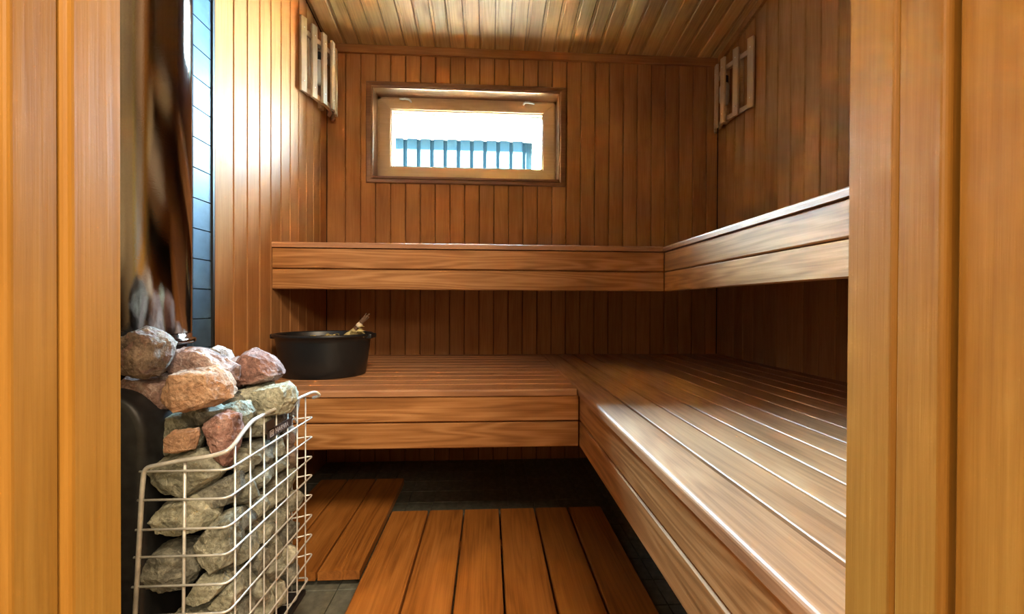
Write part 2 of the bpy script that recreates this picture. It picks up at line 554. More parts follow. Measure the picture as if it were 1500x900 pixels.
# ceiling (slopes down to the back wall)
sl = math.hypot(1, 0.1893)
dLc = Vector((0, -1, 0.1893)).normalized()
me = mesh('ceiling', [(x, y, zc(y) + dz) for y in (0.2, 2.3) for x in (XL - 0.1, XR + 0.1) for dz in (BT + 0.001, 0.08)],
          [(0, 2, 3, 1), (4, 5, 7, 6), (0, 1, 5, 4), (2, 6, 7, 3), (0, 4, 6, 2), (1, 3, 7, 5)])
ce = link('ceiling', me, M['backing']); tag(ce, kind='structure')
cx = [-0.0490 + 0.0750 * n for n in range(-11, 18)]
cx = [x for x in cx if XL + 0.02 < x < XR - 0.02]
cx = [XL] + cx + [XR]
for a, b in zip(cx[:-1], cx[1:]):
    # face looks down: L (0,-1,..) x W must be -Z -> W = +X : (0,-1,0)x(1,0,0) = (0*0-0*0, 0, 0*0-(-1)*1)=+Z ; so W=-X
    W = b - a - 0.0022
    board('board', ce, M['ceil'], (b - 0.0006, YB, zc(YB) + BT), dLc, (-1, 0, 0), (YB - YF) * sl, W, BT, ch=0.003, tongue=min(0.011, W * 0.3), tdep=0.007)
# cornices
tr = boxes('trim_2', M['casing'], [(XL, XR, YB - 0.016, YB, 2.055, 2.0955)], bev=0.002)
tr.data.materials.clear(); tr.data.materials.append(M['panel']); tag(tr, kind='structure')
me = mesh('trim', [(x, y, zc(y) + dz) for y in (YF, YB - 0.017) for x in (XR - 0.014, XR) for dz in (-0.036, 0.0)],
          [(0, 1, 3, 2), (4, 6, 7, 5), (0, 4, 5, 1), (2, 3, 7, 6), (0, 2, 6, 4), (1, 5, 7, 3)])
tr = link('trim_3', me, M['panel']); tag(tr, kind='structure')

# front wall (the door wall) with its opening, washroom behind the camera
DXL, DXR = -0.32, 0.32
JO = 0.32
wf = boxes('wall_front', M['plaster'], [
    (XL - 0.1, DXL, 0.10, YF - 0.012, -0.1, 2.6), (DXR, XR + 0.1, 0.10, YF - 0.012, -0.1, 2.6), (DXL, DXR, 0.10, YF - 0.012, 2.02, 2.6)])
tag(wf, kind='structure')
for (a, b) in [(-0.8127 + 0.0821 * k, -0.8127 + 0.0821 * (k + 1)) for k in range(6)] + [(0.32 + 0.0805 * k, 0.32 + 0.0805 * (k + 1)) for k in range(11)]:
    if a >= DXR and b <= XR + 0.001 or b <= DXL + 0.001:
        board('board', wf, M['panel'], (a + g / 2, YF - BT, 0.0), (0, 0, 1), (1, 0, 0), zc(YF) - 0.002, b - a - g, BT, ch=0.0028)
wr2 = boxes('wall_washroom', M['plaster'], [
    (-1.7, -1.6, -2.1, 0.14, -0.1, 2.6), (1.6, 1.7, -2.1, 0.14, -0.1, 2.6), (-1.7, 1.7, -2.2, -2.1, -0.1, 2.6),
    (-1.7, XL - 0.1, 0.14, 0.2, -0.1, 2.6), (XR + 0.1, 1.7, 0.14, 0.2, -0.1, 2.6)]); tag(wr2, kind='structure')
fl2 = boxes('floor_washroom', M['washfloor'], [(-1.7, 1.7, -2.2, 0.1, -0.12, 0.0)]); tag(fl2, kind='structure')
c2 = boxes('ceiling_washroom', M['plaster'], [(-1.7, 1.7, -2.2, 0.14, 2.42, 2.55)]); tag(c2, kind='structure')

# door frame: stop mouldings and lining, left and right, and the head
df = empty('door_1', (0, 0.25, 0)); tag(df, kind='structure')
H0 = 1.98
def jamb_piece(name, side, y0, y1, xin, r, T=None):
    """vertical piece whose face towards the opening sits at x = side*xin"""
    T = T or (JO - xin)
    if side > 0:      # face looks to -X : Z x W = -X -> W = (0,1,0)x? Z x Y = -X
        board(name, df, M['jamb'], (JO, y0, 0.0), (0, 0, 1), (0, 1, 0), H0, y1 - y0, T, ch=r, rnd=5)
    else:             # face looks to +X : Z x W = +X -> W = -Y ; rounding at y=0 side of the profile is the far edge, so mirror
        me = matmesh(board_mesh(H0, y1 - y0, T, ch=r, rnd=5), M['jamb'])
        m = frame((-JO, y0, H0), (0, 0, -1), (0, 1, 0))
        link(name, me, None, df, m)
for nm, sd, a, b, xi, rr_ in [
        ('lining', 1, 0.10, 0.2358, 0.2853, 0.002), ('stop_moulding', 1, 0.2381, 0.2700, 0.2813, 0.004), ('inner_lining', 1, 0.2703, 0.3111, 0.2827, 0.0042),
        ('lining', -1, 0.10, 0.2388, 0.2662, 0.004), ('stop_moulding', -1, 0.2398, 0.2697, 0.2639, 0.004), ('inner_lining', -1, 0.2702, 0.3111, 0.2621, 0.0056)]:
    jamb_piece(nm, sd, a, b, xi, rr_)
board('head_lining', df, M['jamb'], (0.32, 0.10, 2.02), (-1, 0, 0), (0, 1, 0), 0.64, 0.211, 0.038)
boxes('threshold', M['jamb'], [(-0.26, 0.28, 0.10, 0.31, -0.006, 0.012)], df, bev=0.004)

# ------------------------------------------------------------------ window
win = empty('window_1', (-0.115, YB, WZ0)); tag(win, kind='structure')
def win_casing():
    # mitred casing on the panelling
    o = [(CX0, CZ0), (CX1, CZ0), (CX1, CZ1), (CX0, CZ1)]
    i = [(WX0, WZ0), (WX1, WZ0), (WX1, WZ1), (WX0, WZ1)]
    for k in range(4):
        k2 = (k + 1) % 4
        yf, yb = YB - 0.012, YB + 0.001
        q = [o[k], o[k2], i[k2], i[k]]
        c = [sum(p[0] for p in q) / 4, sum(p[1] for p in q) / 4]
        e = 0.93
        vs = [(x, yb, z) for x, z in q] + [(x, yf + 0.003, z) for x, z in q]
        # inner bevel ring of the face
        ins = []
        for (x, z), (ox, oz) in zip(q, [o[k], o[k2], o[k2], o[k]]):
            ins.append((x, z))
        d = 0.004
        def sh(pt, s):
            x, z = pt
            return (x + (d * s if x < -0.1 else -d * s), z + (d * s if z < 1.66 else -d * s))
        f = [sh(q[0], 1), sh(q[1], 1), sh(q[2], -1), sh(q[3], -1)]
        vs += [(x, yf, z) for x, z in f]
        fs = [(0, 3, 2, 1)]
        for a in range(4):
            b = (a + 1) % 4
            fs.append((a, b, b + 4, a + 4)); fs.append((a + 4, b + 4, b + 8, a + 8))
        fs.append((8, 9, 10, 11))
        me = mesh('casing', vs, fs)
        bm = bmesh.new(); bm.from_mesh(me); bmesh.ops.recalc_face_normals(bm, faces=bm.faces); bm.to_mesh(me); bm.free()
        link('casing', me, M['casing'], win)
win_casing()
YS = 2.190          # sash face
# reveals
boxes('reveal', M['casing'], [(WX0, WX0 + 0.006, YB - 0.006, 2.2914, WZ0, WZ1)], win)
boxes('reveal', M['casing'], [(WX1 - 0.006, WX1, YB - 0.006, 2.2914, WZ0, WZ1)], win)
boxes('reveal', M['casing'], [(WX0 + 0.006, WX1 - 0.006, YB - 0.006, 2.2914, WZ1 - 0.006, WZ1)], win)
boxes('sill', M['casing'], [(WX0 + 0.006, WX1 - 0.006, YB - 0.016, 2.2914, WZ0, WZ0 + 0.012)], win, bev=0.002)
# outer window frame with shadow gap, then the sash
fx0, fx1, fz0, fz1 = WX0 + 0.006, WX1 - 0.006, WZ0 + 0.012, WZ1 - 0.006
boxes('window_frame', M['sash'], [(fx0, fx0 + 0.016, YS + 0.008, YS + 0.09, fz0, fz1), (fx1 - 0.016, fx1, YS + 0.008, YS + 0.09, fz0, fz1),
                                  (fx0, fx1, YS + 0.008, YS + 0.09, fz1 - 0.014, fz1), (fx0, fx1, YS + 0.008, YS + 0.09, fz0, fz0 + 0.014)], win)
gx0, gx1, gz0, gz1 = -0.517, 0.288, 1.520, 1.822
sx0, sx1, sz0, sz1 = fx0 + 0.010, fx1 - 0.008, fz0 + 0.010, fz1 - 0.012
sash = []
q = [(sx0, sz0), (sx1, sz0), (sx1, sz1), (sx0, sz1)]; qi = [(gx0, gz0), (gx1, gz0), (gx1, gz1), (gx0, gz1)]
sroot = None
for k in range(4):
    k2 = (k + 1) % 4
    pts = [q[k], q[k2], qi[k2], qi[k]]
    inn = 0.006
    ci = [(pts[2][0] + (0 if True else 0), pts[2][1]), pts[3]]
    vs = [(x, YS, z) for x, z in pts] + [(x, YS + 0.055, z) for x, z in pts]
    fs = [(0, 1, 2, 3), (4, 7, 6, 5), (0, 4, 5, 1), (2, 6, 7, 3), (1, 5, 6, 2), (0, 3, 7, 4)]
    me = mesh('sash_rail', vs, fs)
    bm = bmesh.new(); bm.from_mesh(me); bmesh.ops.recalc_face_normals(bm, faces=bm.faces)
    bmesh.ops.bevel(bm, geom=list(bm.edges), offset=0.0012, segments=1, affect='EDGES')
    bm.to_mesh(me); bm.free()
    link('sash_rail', me, M['sash'], win)
boxes('glazing_bead', M['sash'], [(gx0, gx0 + 0.006, YS + 0.010, YS + 0.030, gz0, gz1), (gx1 - 0.006, gx1, YS + 0.010, YS + 0.030, gz0, gz1),
                                 (gx0, gx1, YS + 0.010, YS + 0.030, gz1 - 0.006, gz1), (gx0, gx1, YS + 0.010, YS + 0.030, gz0, gz0 + 0.006)], win)
boxes('outer_bead', M['white'], [(gx0, gx0 + 0.012, YS + 0.040, YS + 0.052, gz0, gz1), (gx1 - 0.008, gx1, YS + 0.040, YS + 0.052, gz0, gz1),
                                (gx0, gx1, YS + 0.040, YS + 0.052, gz1 - 0.014, gz1)], win)
boxes('pane', M['glass'], [(gx0, gx1, YS + 0.032, YS + 0.036, gz0, gz1)], win)
for hx in (-0.437, 0.207):
    h = tube('window_handle', M['chrome'], [(hx + 0.026, YS - 0.001, 1.859), (hx + 0.025, YS - 0.012, 1.860), (hx + 0.018, YS - 0.020, 1.864), (hx, YS - 0.023, 1.866), (hx - 0.030, YS - 0.023, 1.864)] if hx < 0 else
             [(hx - 0.026, YS - 0.001, 1.864), (hx - 0.025, YS - 0.012, 1.865), (hx - 0.018, YS - 0.020, 1.868), (hx, YS - 0.023, 1.868), (hx + 0.030, YS - 0.023, 1.860)], 0.0055, win, taper=[0.9, 1, 1, 1, 0.8])
    tag(h, label='small chrome window latch')

# ------------------------------------------------------------------ benches
BW, BG = 0.0725, 0.006
def bench(name, label, loc, along, tops, fascias, supports, rails):
    root = empty(name, loc)
    tag(root, label, 'bench')
    for a in tops: board('seat_board', root, M['bench'], *a[:6], **(a[6] if len(a) > 6 else {}))
    for a in fascias: board('fascia_board', root, M['fascia'], *a[:6], **(a[6] if len(a) > 6 else {}))
    for b in supports: boxes('support_rail', M['bench'], [b], root, bev=0.002)
    return root

def l_bench(level, zt, Xc, Dc, ft, labels):
    T = 0.020
    zb = zt - T
    Pp = 0.0785
    # right bench: boards run along Y, from the front wall to the back wall; length dir = +Y, face up: L x W = Z -> Y x (-X) = Z
    tops = []
    e = []
    x = Xc + 0.0850
    e.append((Xc, x - BG))
    while x + 0.03 < XR:
        e.append((x, min(x + Pp - BG, XR - 0.002)))
        x += Pp
    L = YB - YF - 0.006
    for k, (a, b) in enumerate(e):
        # far edge of board is at x=a (inner) : W goes from b to a
        if k == 0:
            # inner edge rounded: use length -Y, W = +X  (-Y x X = Z)
            tops.append(((a, YB - 0.002, zb), (0, -1, 0), (1, 0, 0), L, b - a, T, dict(ch=0.007, rnd=4)))
        else:
            tops.append(((a, YB - 0.002, zb), (0, -1, 0), (1, 0, 0), L, b - a, T, dict(ch=0.0015)))
    h = (ft - 0.004) / 2
    z1 = zb - 0.003 - h
    z2 = z1 - 0.004 - h
    # fascia faces -X, length +Y... L x W = -X : Y x (-Z)?? Y x Z = X ; so W=-Z
    fs = []
    for z in (z1, z2):
        fs.append(((Xc + 0.006 + 0.018, YF + 0.004, z + h), (0, 1, 0), (0, 0, -1), Dc - YF + 0.001, h, 0.018, dict(ch=0.003)))
    bottom = z2
    sup = [(Xc + 0.03, Xc + 0.07, YF + 0.01, Dc + 0.02, zb - 0.06, zb - 0.001), (XR - 0.045, XR - 0.003, YF + 0.01, YB - 0.01, zb - 0.06, zb - 0.001),
           (Xc + 0.075, XR - 0.05, 0.62, 0.66, zb - 0.06, zb - 0.001), (Xc + 0.075, XR - 0.05, Dc + 0.03, Dc + 0.07, zb - 0.06, zb - 0.001)]
    r1 = bench('sauna_bench', labels[0], (XR - 0.3, 1.2, bottom), 'Y', tops, fs, sup, None)
    # back bench
    tops = []
    y = Dc
    rows = [(Dc, Dc + 0.085 - BG)]
    y = Dc + 0.085
    while y + 0.03 < YB:
        rows.append((y, min(y + Pp - BG, YB - 0.002)))
        y += Pp
    LL = Xc - XL - 0.006
    for k, (a, b) in enumerate(rows):
        # length +X, W +Y -> Z ok
        tops.append(((XL + 0.002, a, zb), (1, 0, 0), (0, 1, 0), LL, b - a, T, dict(ch=0.007, rnd=4) if k == 0 else dict(ch=0.0025)))
    fs = []
    for z in (z1, z2):
        # face -Y : L x W = -Y : X x Z = -Y
        fs.append(((XL + 0.002, Dc + 0.006 + 0.018, z), (1, 0, 0), (0, 0, 1), LL + 0.006, h, 0.018, dict(ch=0.003)))
    sup = [(XL + 0.01, Xc, Dc + 0.03, Dc + 0.07, zb - 0.06, zb - 0.001), (XL + 0.01, Xc, YB - 0.045, YB - 0.004, zb - 0.06, zb - 0.001)]
    r2 = bench('sauna_bench', labels[1], (-0.3, 1.7, bottom), 'X', tops, fs, sup, None)
    return r1, r2
l_bench('lower', 0.5425, 0.2744, 1.2423, 0.156, ('lower slatted wooden bench running along the right wall to the doorway', 'lower slatted wooden bench across the back, carrying the black oval tub'))
l_bench('upper', 1.0313, 0.6885, 1.5838, 0.154, ('upper wooden bench along the right wall, its two-board front brightly lit', 'upper wooden bench across the back wall below the window'))

# ------------------------------------------------------------------ duckboards
def duck(label, edges, y0, y1, zt, loc):
    root = empty('duckboard', loc)
    tag(root, label, 'duckboard', None)
    for a, b in zip(edges[:-1], edges[1:]):
        board('plank', root, M['duck'], (a + 0.003, y1, zt - 0.026), (0, -1, 0), (1, 0, 0), y1 - y0, b - a - 0.006, 0.026, ch=0.003)
    yy = y0 + 0.09
    while yy < y1 - 0.05:
        boxes('batten', M['duck'], [(edges[0] + 0.02, edges[-1] - 0.02, yy, yy + 0.035, 0.0, zt - 0.0262)], root)
        yy += 0.42
    return root
duck('wide wooden duckboard of planks leading from the doorway to the benches', [-0.348, -0.2135, -0.0865, 0.0425, 0.171, 0.2935, 0.42], 0.38, 1.4965, 0.052, (0.03, 0.9, 0))
duck('short wooden duckboard behind the wire stone basket, left of the wide one', [-0.712, -0.597, -0.478, -0.3565], 1.172, 1.782, 0.0505, (-0.53, 1.5, 0))

# ------------------------------------------------------------------ stove
sv = empty('sauna_stove', (-0.63, 0.86, 0.0)); tag(sv, 'black sauna stove with a wire basket of stones on its right side', 'stove')
def profile_prism(name, mat, prof, y0, y1, parent, smooth=True, bev=0.0):
    n = len(prof)
    vs = [(x, y0, z) for x, z in prof] + [(x, y1, z) for x, z in prof]
    fs = [tuple(range(n)), tuple(reversed(range(n, 2 * n)))]
    for i in range(n):
        j = (i + 1) % n
        fs.append((i, i + n, j + n, j))
    me = mesh(name, vs, fs)
    bm = bmesh.new(); bm.from_mesh(me)
    bmesh.ops.recalc_face_normals(bm, faces=bm.faces)
    if bev:
        es = [e for e in bm.edges if abs(e.verts[0].co.y - e.verts[1].co.y) < 1e-6]
        bmesh.ops.bevel(bm, geom=es, offset=bev, segments=3, affect='EDGES', profile=0.5)
    for f in bm.faces: f.smooth = True
    bm.to_mesh(me); bm.free()
    return link(name, me, mat, parent)
pr = []
x1, xL_, zt_ = -0.560, -0.798, 0.655
rr = 0.075
for k in range(9):
    a = math.pi / 2 * k / 8
    pr.append((x1 - rr + rr * math.sin(a) , zt_ - rr + rr * math.cos(a)))
pr += [(x1 - 0.004, 0.30), (x1 - 0.012, 0.10), (xL_, 0.10)]
for k in range(5):
    a = math.pi / 2 * k / 4
    pr.append((xL_ + 0.05 - 0.05 * math.cos(a), zt_ - 0.05 + 0.05 * math.sin(a)))
profile_prism('stove_body', M['black'], pr, 0.700, 0.995, sv, bev=0.012)
boxes('firebox', M['black'], [(-0.575, -0.505, 0.80, 0.985, 0.10, 0.545)], sv, bev=0.01, seg=2)
boxes('bottom_pan', M['black'], [(-0.60, -0.428, 0.694, 0.99, 0.115, 0.125)], sv)
for lx in (-0.775, -0.47):
    for ly in (0.73, 0.96):
        boxes('leg', M['black'], [(lx - 0.012, lx + 0.012, ly - 0.012, ly + 0.012, 0.0, 0.116)], sv)
XS = -0.42
YFc, YBk = 0.687, 1.004
wr_ = 0.0019
rows = [0.5300, 0.4840, 0.4365, 0.3925, 0.3450, 0.2980, 0.2510, 0.2040, 0.1570]
for k, z in enumerate(rows):
    t = max(0.0, (0.53 - z) / 0.375)
    pts = [(-0.556 - 0.024 * t, YFc, z), (XS, YFc, z), (XS + 0.004, 1.003, z), (-0.452, 0.982, z), (-0.57, 0.982, z)]
    if k == 8: pts[2] = (XS + 0.002, 0.985, z)
    tube('wire', M['wire'], round_path(pts, 0.014), wr_, sv, seg=6)
def rim_z(y):
    return 0.5605 if y < 0.688 else 0
# upright wires: front face one, side face several
def rimheight(y):
    tab = [(0.68, 0.5585), (0.70, 0.565), (0.727, 0.578), (0.757, 0.5885), (0.83, 0.590), (1.0, 0.5875)]
    for (a, za), (b, zb) in zip(tab[:-1], tab[1:]):
        if a <= y <= b: return za + (zb - za) * (y - a) / (b - a)
    return 0.5875
for y in (0.7126, 0.7569, 0.8021, 0.8472, 0.893, 0.937, 0.9784):
    zt2 = rimheight(y)
    tube('wire', M['wire'], round_path([(XS - 0.004, y, zt2 - 0.002), (XS - 0.004, y, 0.140), (XS - 0.020, y, 0.128), (XS - 0.055, y, 0.128)], 0.012), 0.0015, sv, seg=6)
tube('wire', M['wire'], [(-0.4890, YFc + 0.004, 0.546), (-0.4935, YFc + 0.004, 0.128)], 0.0024, sv, seg=6)
for x in (-0.455, -0.50, -0.545):
    tube('wire', M['wire'], [(x, 0.979, 0.575), (x, 0.979, 0.13)], 0.0019, sv, seg=6)
rim = round_path([(-0.572, YFc, 0.128), (-0.552, YFc, 0.500), (-0.5485, YFc, 0.536), (-0.50, YFc, 0.5455), (-0.445, YFc, 0.553), (XS - 0.004, YFc + 0.005, 0.5585), (XS, 0.705, 0.566), (XS, 0.729, 0.580), (XS, 0.757, 0.5905), (XS, 0.83, 0.5915), (XS + 0.001, 0.995, 0.5885), (XS + 0.004, 1.016, 0.586), (-0.412, 1.034, 0.573), (-0.43, 1.030, 0.569)], 0.010, 4)
tube('rim', M['wire'], rim, 0.0035, sv, seg=8)
# name plate on the basket side, with its small emblem and lettering
px = XS - 0.0015
boxes('name_plate', M['plate'], [(px - 0.002, px, 0.812, 0.906, 0.5375, 0.5555), (px - 0.002, px, 0.806, 0.834, 0.553, 0.573)], sv)
pl = sv.children[-1]
def text_mesh(txt, size):
    cu_ = bpy.data.curves.new('lettering', 'FONT')
    cu_.body = txt; cu_.size = size; cu_.extrude = 0.0003
    o = bpy.data.objects.new('lettering', cu_); COL.objects.link(o)
    dg = bpy.context.evaluated_depsgraph_get(); dg.update()
    me = bpy.data.meshes.new_from_object(o.evaluated_get(dg))
    bpy.data.objects.remove(o)
    return me
tm = text_mesh('HARVIA', 0.0150)
tm.materials.clear()
link('lettering', tm, M['plateink'], pl, frame((px + 0.0004, 0.838, 0.5412), (0, 1, 0), (0, 0, 1)))
boxes('emblem', M['plateink'], [(px, px + 0.0006, 0.818, 0.832, 0.540, 0.5415), (px, px + 0.0006, 0.818, 0.832, 0.5515, 0.553), (px, px + 0.0006, 0.818, 0.8195, 0.540, 0.553),
                               (px, px + 0.0006, 0.8305, 0.832, 0.540, 0.553), (px, px + 0.0006, 0.8215, 0.8235, 0.543, 0.550), (px, px + 0.0006, 0.8265, 0.8285, 0.543, 0.550), (px, px + 0.0006, 0.8235, 0.8265, 0.5455, 0.5475)], pl)
# clip by which the plate hangs on the wire
tube('plate_clip', M['wire'], [(px, 0.912, 0.556), (px - 0.003, 0.934, 0.537)], 0.0016, sv, seg=6)

# flue pipe
fp = empty('flue_pipe', (-0.702, 0.86, 0.656)); tag(fp, 'polished steel flue pipe rising from the stove beside the slate-tiled wall', 'flue pipe')
PC = (-0.702, 0.86, 0)
lathe('pipe_shell', M['pipe'], [(0.086, 0.738), (0.0885, 0.740), (0.0885, zc(0.86) - 0.004)], PC, fp, seg=96)
lathe('collar', M['pipe'], [(0.060, 0.7175), (0.0925, 0.7175), (0.0955, 0.7205), (0.0955, 0.7255), (0.0925, 0.7285), (0.0885, 0.7285), (0.0885, 0.7375), (0.0865, 0.738)], PC, fp, seg=96)
lathe('pipe_socket', M['black'], [(0.0, 0.657), (0.080, 0.657), (0.080, 0.7175), (0.06, 0.7175)], PC, fp, seg=48)

# ------------------------------------------------------------------ stones
def rock_mesh(seed, sx, sy, sz, npl=11, sub=3, rough=0.10):
    rg = random.Random(seed)
    bm = bmesh.new()
    bmesh.ops.create_icosphere(bm, subdivisions=sub, radius=1.0)
    planes = []
    for _ in range(npl):
        v = Vector((rg.gauss(0, 1), rg.gauss(0, 1), rg.gauss(0, 1))).normalized()
        planes.append((v, rg.uniform(0.50, 0.82)))
    off = Vector((rg.uniform(0, 50), rg.uniform(0, 50), rg.uniform(0, 50)))
    for v in bm.verts:
        d = v.co.normalized()
        r = 1.0
        for n, h in planes:
            c = d.dot(n)
            if c > 0.05:
                r = min(r, h / c)
        r *= 1.0 + rough * 0.5 * noise.noise(d * 2.3 + off) + rough * 0.35 * noise.noise(d * 6.0 + off)
        v.co = d * r
    # normalise to the wanted size
    mn = [min(v.co[i] for v in bm.verts) for i in range(3)]
    mx = [max(v.co[i] for v in bm.verts) for i in range(3)]
    S = (sx, sy, sz)
    for v in bm.verts:
        v.co = Vector([((v.co[i] - mn[i]) / (mx[i] - mn[i]) - 0.5) * S[i] for i in range(3)])
    for f in bm.faces: f.smooth = True
    me = bpy.data.meshes.new('rock')
    bm.to_mesh(me); bm.free()
    try:
        me.set_sharp_from_angle(angle=math.radians(18))
    except Exception:
        pass
    return me

def poly_rock(outline, depth, bulge, seed, back=0.35, ridge=None):
    """angular rock: outline (x,z) in metres around its centre with a raised faceted front, real depth behind"""
    rg = random.Random(seed)
    n = len(outline)
    bm = bmesh.new()
    pts = []
    for x, z in outline:
        pts.append(Vector((x, rg.uniform(-0.12, 0.12) * depth, z)))
        pts.append(Vector((x * 0.80, -depth * rg.uniform(0.34, 0.46), z * 0.80)))
        pts.append(Vector((x * 0.74, depth * rg.uniform(0.34, 0.5), z * 0.74)))
    if ridge:
        for x, z, y in ridge: pts.append(Vector((x, -y * depth, z)))
    for p in pts: bm.verts.new(p)
    bmesh.ops.convex_hull(bm, input=list(bm.verts))
    bmesh.ops.delete(bm, geom=[v for v in bm.verts if not v.link_faces], context='VERTS')
    size = max(max(abs(x) for x, z in outline), max(abs(z) for x, z in outline))
    bmesh.ops.triangulate(bm, faces=bm.faces)
    bmesh.ops.bevel(bm, geom=[e for e in bm.edges if e.calc_face_angle(0) > 0.5], offset=size * 0.012, segments=1, affect='EDGES')
    bmesh.ops.triangulate(bm, faces=bm.faces)
    for _ in range(5):
        long_e = [e for e in bm.edges if e.calc_length() > size * 0.11]
        if not long_e: break
        bmesh.ops.subdivide_edges(bm, edges=long_e, cuts=1)
        bmesh.ops.triangulate(bm, faces=bm.faces)
    off = Vector((rg.uniform(0, 50),) * 3)
    bm.normal_update()
    mv = []
    for v in bm.verts:
        q = v.co / size
        d = 0.05 * noise.noise(q * 1.8 + off) + 0.05 * (abs(noise.noise(q * 3.5 + off)) - 0.2) + 0.03 * noise.noise(q * 9.0 + off) + 0.015 * noise.noise(q * 20.0 + off)
        mv.append(v.co + v.normal * d * size)
    for v, c in zip(bm.verts, mv): v.co = c
    for f in bm.faces: f.smooth = True
    me = bpy.data.meshes.new('rock')
    bm.to_mesh(me); bm.free()
    try:
        me.set_sharp_from_angle(angle=math.radians(17))
    except Exception:
        pass
    return me

F = 601.66
def unproj(px_, py_, Y):
    d = cf * F + cr * (px_ - 750) - cu * (py_ - 450)
    t = Y / d.y
    return Vector((0, 0, 0.8)) + d * t

def stone_px(poly, Y, depth, mat, label, seed, ridge=None, group=None):
    """rock whose outline was measured on the photograph, placed at its true distance Y"""
    pts = [unproj(x, y, Y) for x, y in poly]
    cx_ = sum(p.x for p in pts) / len(pts); cz_ = sum(p.z for p in pts) / len(pts)
    out = [(p.x - cx_, p.z - cz_) for p in pts]
    rd = None
    if ridge:
        rd = []
        for x, y, d in ridge:
            p = unproj(x, y, Y); rd.append((p.x - cx_, p.z - cz_, d))
    me = poly_rock(out, depth, 0.3, seed, ridge=rd)
    o = link('sauna_stone', me, M[mat], None, Matrix.Translation((cx_, Y, cz_)))
    tag(o, label, 'stone', group)
    return o

G = 'stones heaped on and in the stove'
stone_px([(176, 502), (190, 490), (212, 478), (222, 478), (240, 488), (249, 500), (248, 522), (236, 552), (215, 556), (192, 546), (176, 548)], 0.742, 0.068, 'st_brown', 'large brown mottled stone at the top left of the heap, beside the door frame', 1, ridge=[(225, 522, 0.6), (195, 512, 0.5)], group=G)
stone_px([(247, 535), (250, 514), (268, 508), (300, 508), (325, 522), (348, 538), (352, 556), (336, 566), (300, 560), (256, 548)], 0.812, 0.062, 'st_pink', 'long pink and grey stone behind the orange block on top of the heap', 2, ridge=[(300, 525, 0.55)], group=G)
stone_px([(308, 512), (318, 506), (334, 513), (340, 526), (330, 534), (318, 524)], 0.955, 0.05, 'st_white', 'small whitish pink stone at the very back of the heap', 3, group=G)
stone_px([(336, 528), (347, 522), (358, 530), (352, 536), (342, 536)], 0.975, 0.04, 'st_white', 'tiny pale stone peeping out left of the red-brown stone', 33, group=G)
stone_px([(343, 536), (360, 516), (371, 510), (396, 519), (408, 533), (415, 549), (404, 558), (380, 562), (350, 568), (345, 556)], 0.905, 0.085, 'st_red', 'red-brown wedge-shaped stone at the right top of the heap, in front of the tub', 4, ridge=[(360, 545, 0.5), (398, 540, 0.52)], group=G)
stone_px([(247, 567), (258, 551), (273, 541), (318, 535), (330, 545), (343, 570), (344, 582), (318, 595), (294, 599), (262, 596), (250, 586)], 0.735, 0.075, 'st_orange', 'big orange-tan block with flat faces at the front of the heap', 5, ridge=[(276, 543, 0.62), (281, 596, 0.58), (320, 545, 0.5)], group=G)
stone_px([(180, 560), (190, 548), (206, 556), (235, 558), (256, 560), (252, 585), (252, 602), (235, 598), (212, 580), (186, 572)], 0.765, 0.06, 'st_pink', 'flat dusky pink stone lying on the rounded black stove top', 6, group=G)
stone_px([(236, 556), (243, 546), (256, 550), (258, 560), (244, 564)], 0.79, 0.04, 'st_pink', 'small pink stone wedged left of the orange block', 66, group=G)
stone_px([(341, 580), (350, 572), (400, 562), (424, 558), (434, 566), (437, 584), (425, 604), (395, 610), (370, 606), (352, 596)], 0.865, 0.08, 'st_pale', 'wide pale green-grey stone resting on the basket rim beside the tub', 7, ridge=[(400, 580, 0.5)], group=G)
stone_px([(233, 640), (240, 615), (255, 601), (275, 600), (298, 614), (301, 640), (292, 664), (252, 668), (236, 664)], 0.775, 0.075, 'st_green', 'rounded olive-grey stone below the orange block, behind the small orange chip', 8, group=G)
stone_px([(243, 640), (254, 631), (290, 627), (291, 640), (286, 658), (262, 664), (246, 662)], 0.712, 0.034, 'st_orange', 'small yellow-orange chip at the front left of the heap', 9, group=G)
stone_px([(300, 620), (318, 606), (333, 598), (352, 604), (354, 625), (350, 655), (338, 686), (322, 676), (312, 655), (305, 640)], 0.744, 0.045, 'st_red', 'pointed pink-red stone leaning over the front corner of the basket', 10, ridge=[(330, 635, 0.62), (334, 610, 0.5)], group=G)
stone_px([(318, 604), (330, 592), (355, 586), (372, 604), (366, 622), (350, 632), (330, 625)], 0.782, 0.07, 'st_green', 'grey-green stone tucked behind the pointed pink-red stone', 11, group=G)
stone_px([(222, 682), (245, 668), (290, 655), (318, 664), (332, 690), (312, 708), (285, 722), (255, 712)], 0.738, 0.080, 'st_green', 'broad grey-green stone at the top of the basket front', 12, ridge=[(275, 695, 0.55)], group=G)
stone_px([(232, 752), (240, 736), (262, 728), (300, 716), (318, 738), (322, 756), (312, 770), (276, 776), (242, 772)], 0.735, 0.078, 'st_pale', 'pale ridged stone in the second layer of the basket front', 13, ridge=[(285, 745, 0.55)], group=G)
stone_px([(217, 832), (232, 800), (258, 790), (288, 798), (298, 830), (284, 854), (250, 860), (225, 850)], 0.738, 0.080, 'st_grey', 'dark grey rounded stone low in the basket front', 14, ridge=[(260, 826, 0.55)], group=G)
stone_px([(292, 795), (298, 780), (325, 750), (350, 745), (352, 790), (345, 822), (322, 836), (305, 815)], 0.740, 0.075, 'st_green', 'tall grey-green stone at the front corner of the basket, third layer', 15, group=G)
stone_px([(276, 872), (292, 850), (300, 838), (328, 840), (338, 850), (320, 872), (295, 880)], 0.728, 0.055, 'st_pale', 'pale angular stone below the tall one at the basket corner', 16, group=G)
